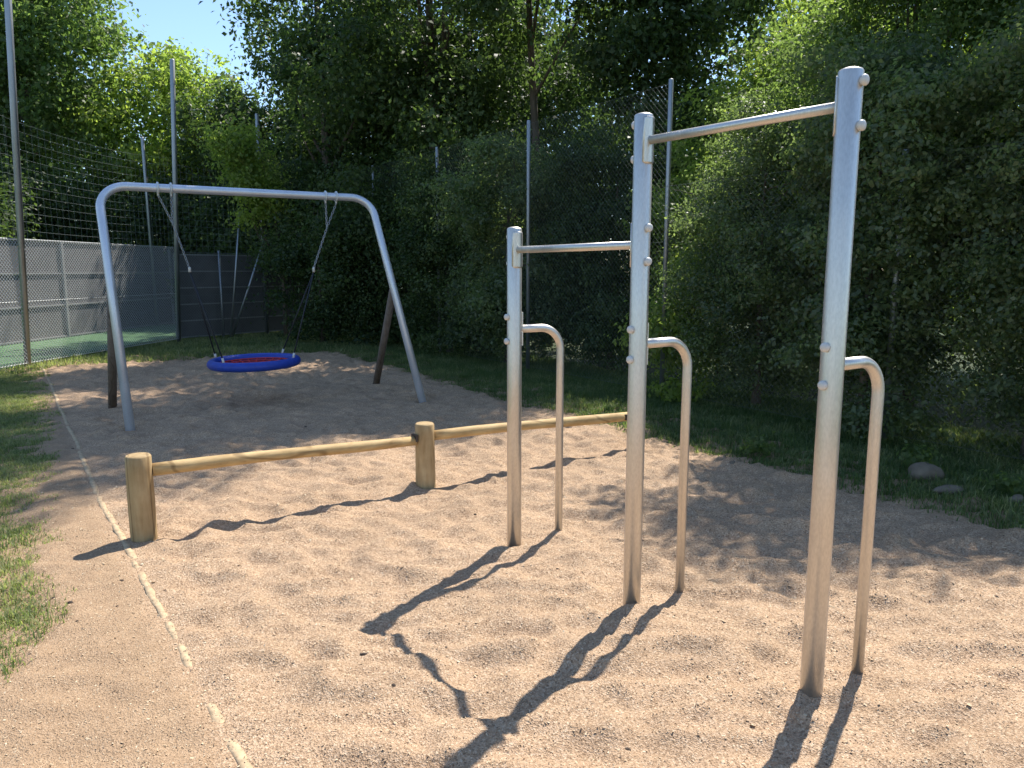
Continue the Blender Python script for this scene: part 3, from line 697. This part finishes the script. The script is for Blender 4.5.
plant('sunlit_tree', 'sunlit tree touching the small patch of sky at the top', 'tree', (6.9, 12.6), 5.6, around(6.7, 12.3, 1.0, 6.3, 2.2, 10, 32), 52000, .09, LF_PALE, .1, 32, clump=.36, sub=.42)
# right hedge mass, close
for i, (k, n, hz, lab) in enumerate([
        (5.9, 7.45, 3.6, 'dense ivy-like shrub just left of the right steel post'),
        (4.4, 7.25, 3.95, 'dense dark shrub wall right of the right steel post'),
        (2.9, 7.4, 3.9, 'dense dark shrub wall at the right edge above the stones'),
        (1.2, 7.5, 4.2, 'dense shrub closing the hedge at the near right end')]):
    c = nk(n, k)
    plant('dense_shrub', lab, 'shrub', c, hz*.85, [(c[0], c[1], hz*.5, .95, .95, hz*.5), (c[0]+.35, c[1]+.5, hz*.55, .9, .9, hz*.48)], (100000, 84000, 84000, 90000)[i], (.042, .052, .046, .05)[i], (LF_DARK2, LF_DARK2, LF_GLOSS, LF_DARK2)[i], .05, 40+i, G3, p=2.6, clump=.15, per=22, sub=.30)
plant('sunlit_tree', 'sunlit tree at the top right corner beyond the dense shrub wall', 'tree', (7.2, 9.2), 4.6, around(7.1, 9.1, .8, 5.5, 2.0, 9, 50), 46000, .085, LF_PALE, .1, 50, clump=.34, sub=.42)
plant('leafy_tree', 'tree beyond the right edge casting dappled shade on the near mulch', 'tree', (7.6, 6.2), 5, around(7.6, 6.2, 1, 6.3, 2.2, 9, 51), 40000, .08, LF_MID, .12, 51, clump=.36, sub=.42)
p = nk(8.5, 4.6); q = nk(8.6, 3.2); q2 = nk(8.5, 5.9)
plant('dense_shrub', 'taller shrub crowns rising behind the shrub wall up to the top of the picture', 'shrub', p, 4.2, [(p[0], p[1], 4.8, 1.0, 1.0, 1.2), (q[0], q[1], 4.8, .9, .9, 1.2), (q2[0], q2[1], 3.9, .7, .7, .9)], 60000, .055, LF_MID, .06, 55, G3, clump=.27, sub=.30)
plant('shade_tree', 'thin crowned tree rising out of the picture above the right steel post', 'tree', (4.7, 9.4), 5.2, [(4.15, 8.55, 6.3, 1.1, 1.0, 1.2), (5.3, 8.0, 5.9, 1.0, .9, 1.0), (4.9, 9.3, 5.4, .9, .9, .8)], 22000, .08, LF_MID, .07, 56, G2, clump=.24, sub=.42)
# low leafy weeds on the verge
def weed(name, label, c, num, rad, size, matl, seed, h=.16):
    V, F, tn, cc = foliage([(c[0], c[1], h*.5, rad, rad, h*.6)], num, size, seed, clump=.06, per=6, floor=.0)
    o = fast_mesh(name, V, F, matl, attrs={'tint': tn}); tag(o, label, 'plant', 'weeds on the verge'); return o
weed('weed_tuft', 'pale leafy tuft on the verge at the right edge', (3.62, 5.3), 170, .14, .045, LF_MID, 61, .12)
weed('weed_tuft', 'small tuft behind the flat pale stone', (3.35, 6.0), 160, .12, .05, LF_MID, 62)
weed('weed_tuft', 'bright lit tuft at the foot of the hedge behind the middle steel post', (2.05, 9.3), 420, .35, .07, LF_PALE, 63, .2)
weed('weed_tuft', 'low tuft at the mulch edge behind the right steel post', (2.1, 6.3), 160, .12, .05, LF_MID, 64)

# ------------------------------------------------------------------ light, sky, camera
AZ, EL = math.radians(57.5), math.radians(56)
sd = Vector((math.cos(EL)*math.cos(AZ), math.cos(EL)*math.sin(AZ), math.sin(EL)))
su = bpy.data.lights.new('sun', 'SUN'); su.energy = 4.8; su.angle = math.radians(.53); su.color = (1, .95, .87)
so = bpy.data.objects.new('sun', su); col.objects.link(so); so.rotation_euler = (-sd).to_track_quat('-Z', 'Y').to_euler()
w = bpy.data.worlds.new('World'); scene.world = w; w.use_nodes = True; nt = w.node_tree
sky = nt.nodes.new('ShaderNodeTexSky'); sky.sky_type = 'NISHITA'; sky.sun_disc = False; sky.sun_elevation = EL; sky.sun_rotation = math.radians(90)-AZ
sky.air_density = 1.0; sky.dust_density = .2; sky.ozone_density = 3.0
nt.links.new(sky.outputs[0], nt.nodes['Background'].inputs['Color']); nt.nodes['Background'].inputs['Strength'].default_value = .14
cam = bpy.data.cameras.new('camera'); co = bpy.data.objects.new('camera', cam); col.objects.link(co)
co.location = (0, 0, 1.6); co.rotation_euler = (math.radians(90-8.64), 0, 0)
cam.sensor_width = 36; cam.lens = 750/1024*36; cam.clip_start = .05; cam.clip_end = 2000; scene.camera = co
scene.render.engine = 'CYCLES'; scene.cycles.max_bounces = 5; scene.cycles.transmission_bounces = 4; scene.cycles.diffuse_bounces = 3
vs = scene.view_settings; vs.view_transform = 'Standard'; vs.look = 'None'; vs.gamma = 1; vs.exposure = .76
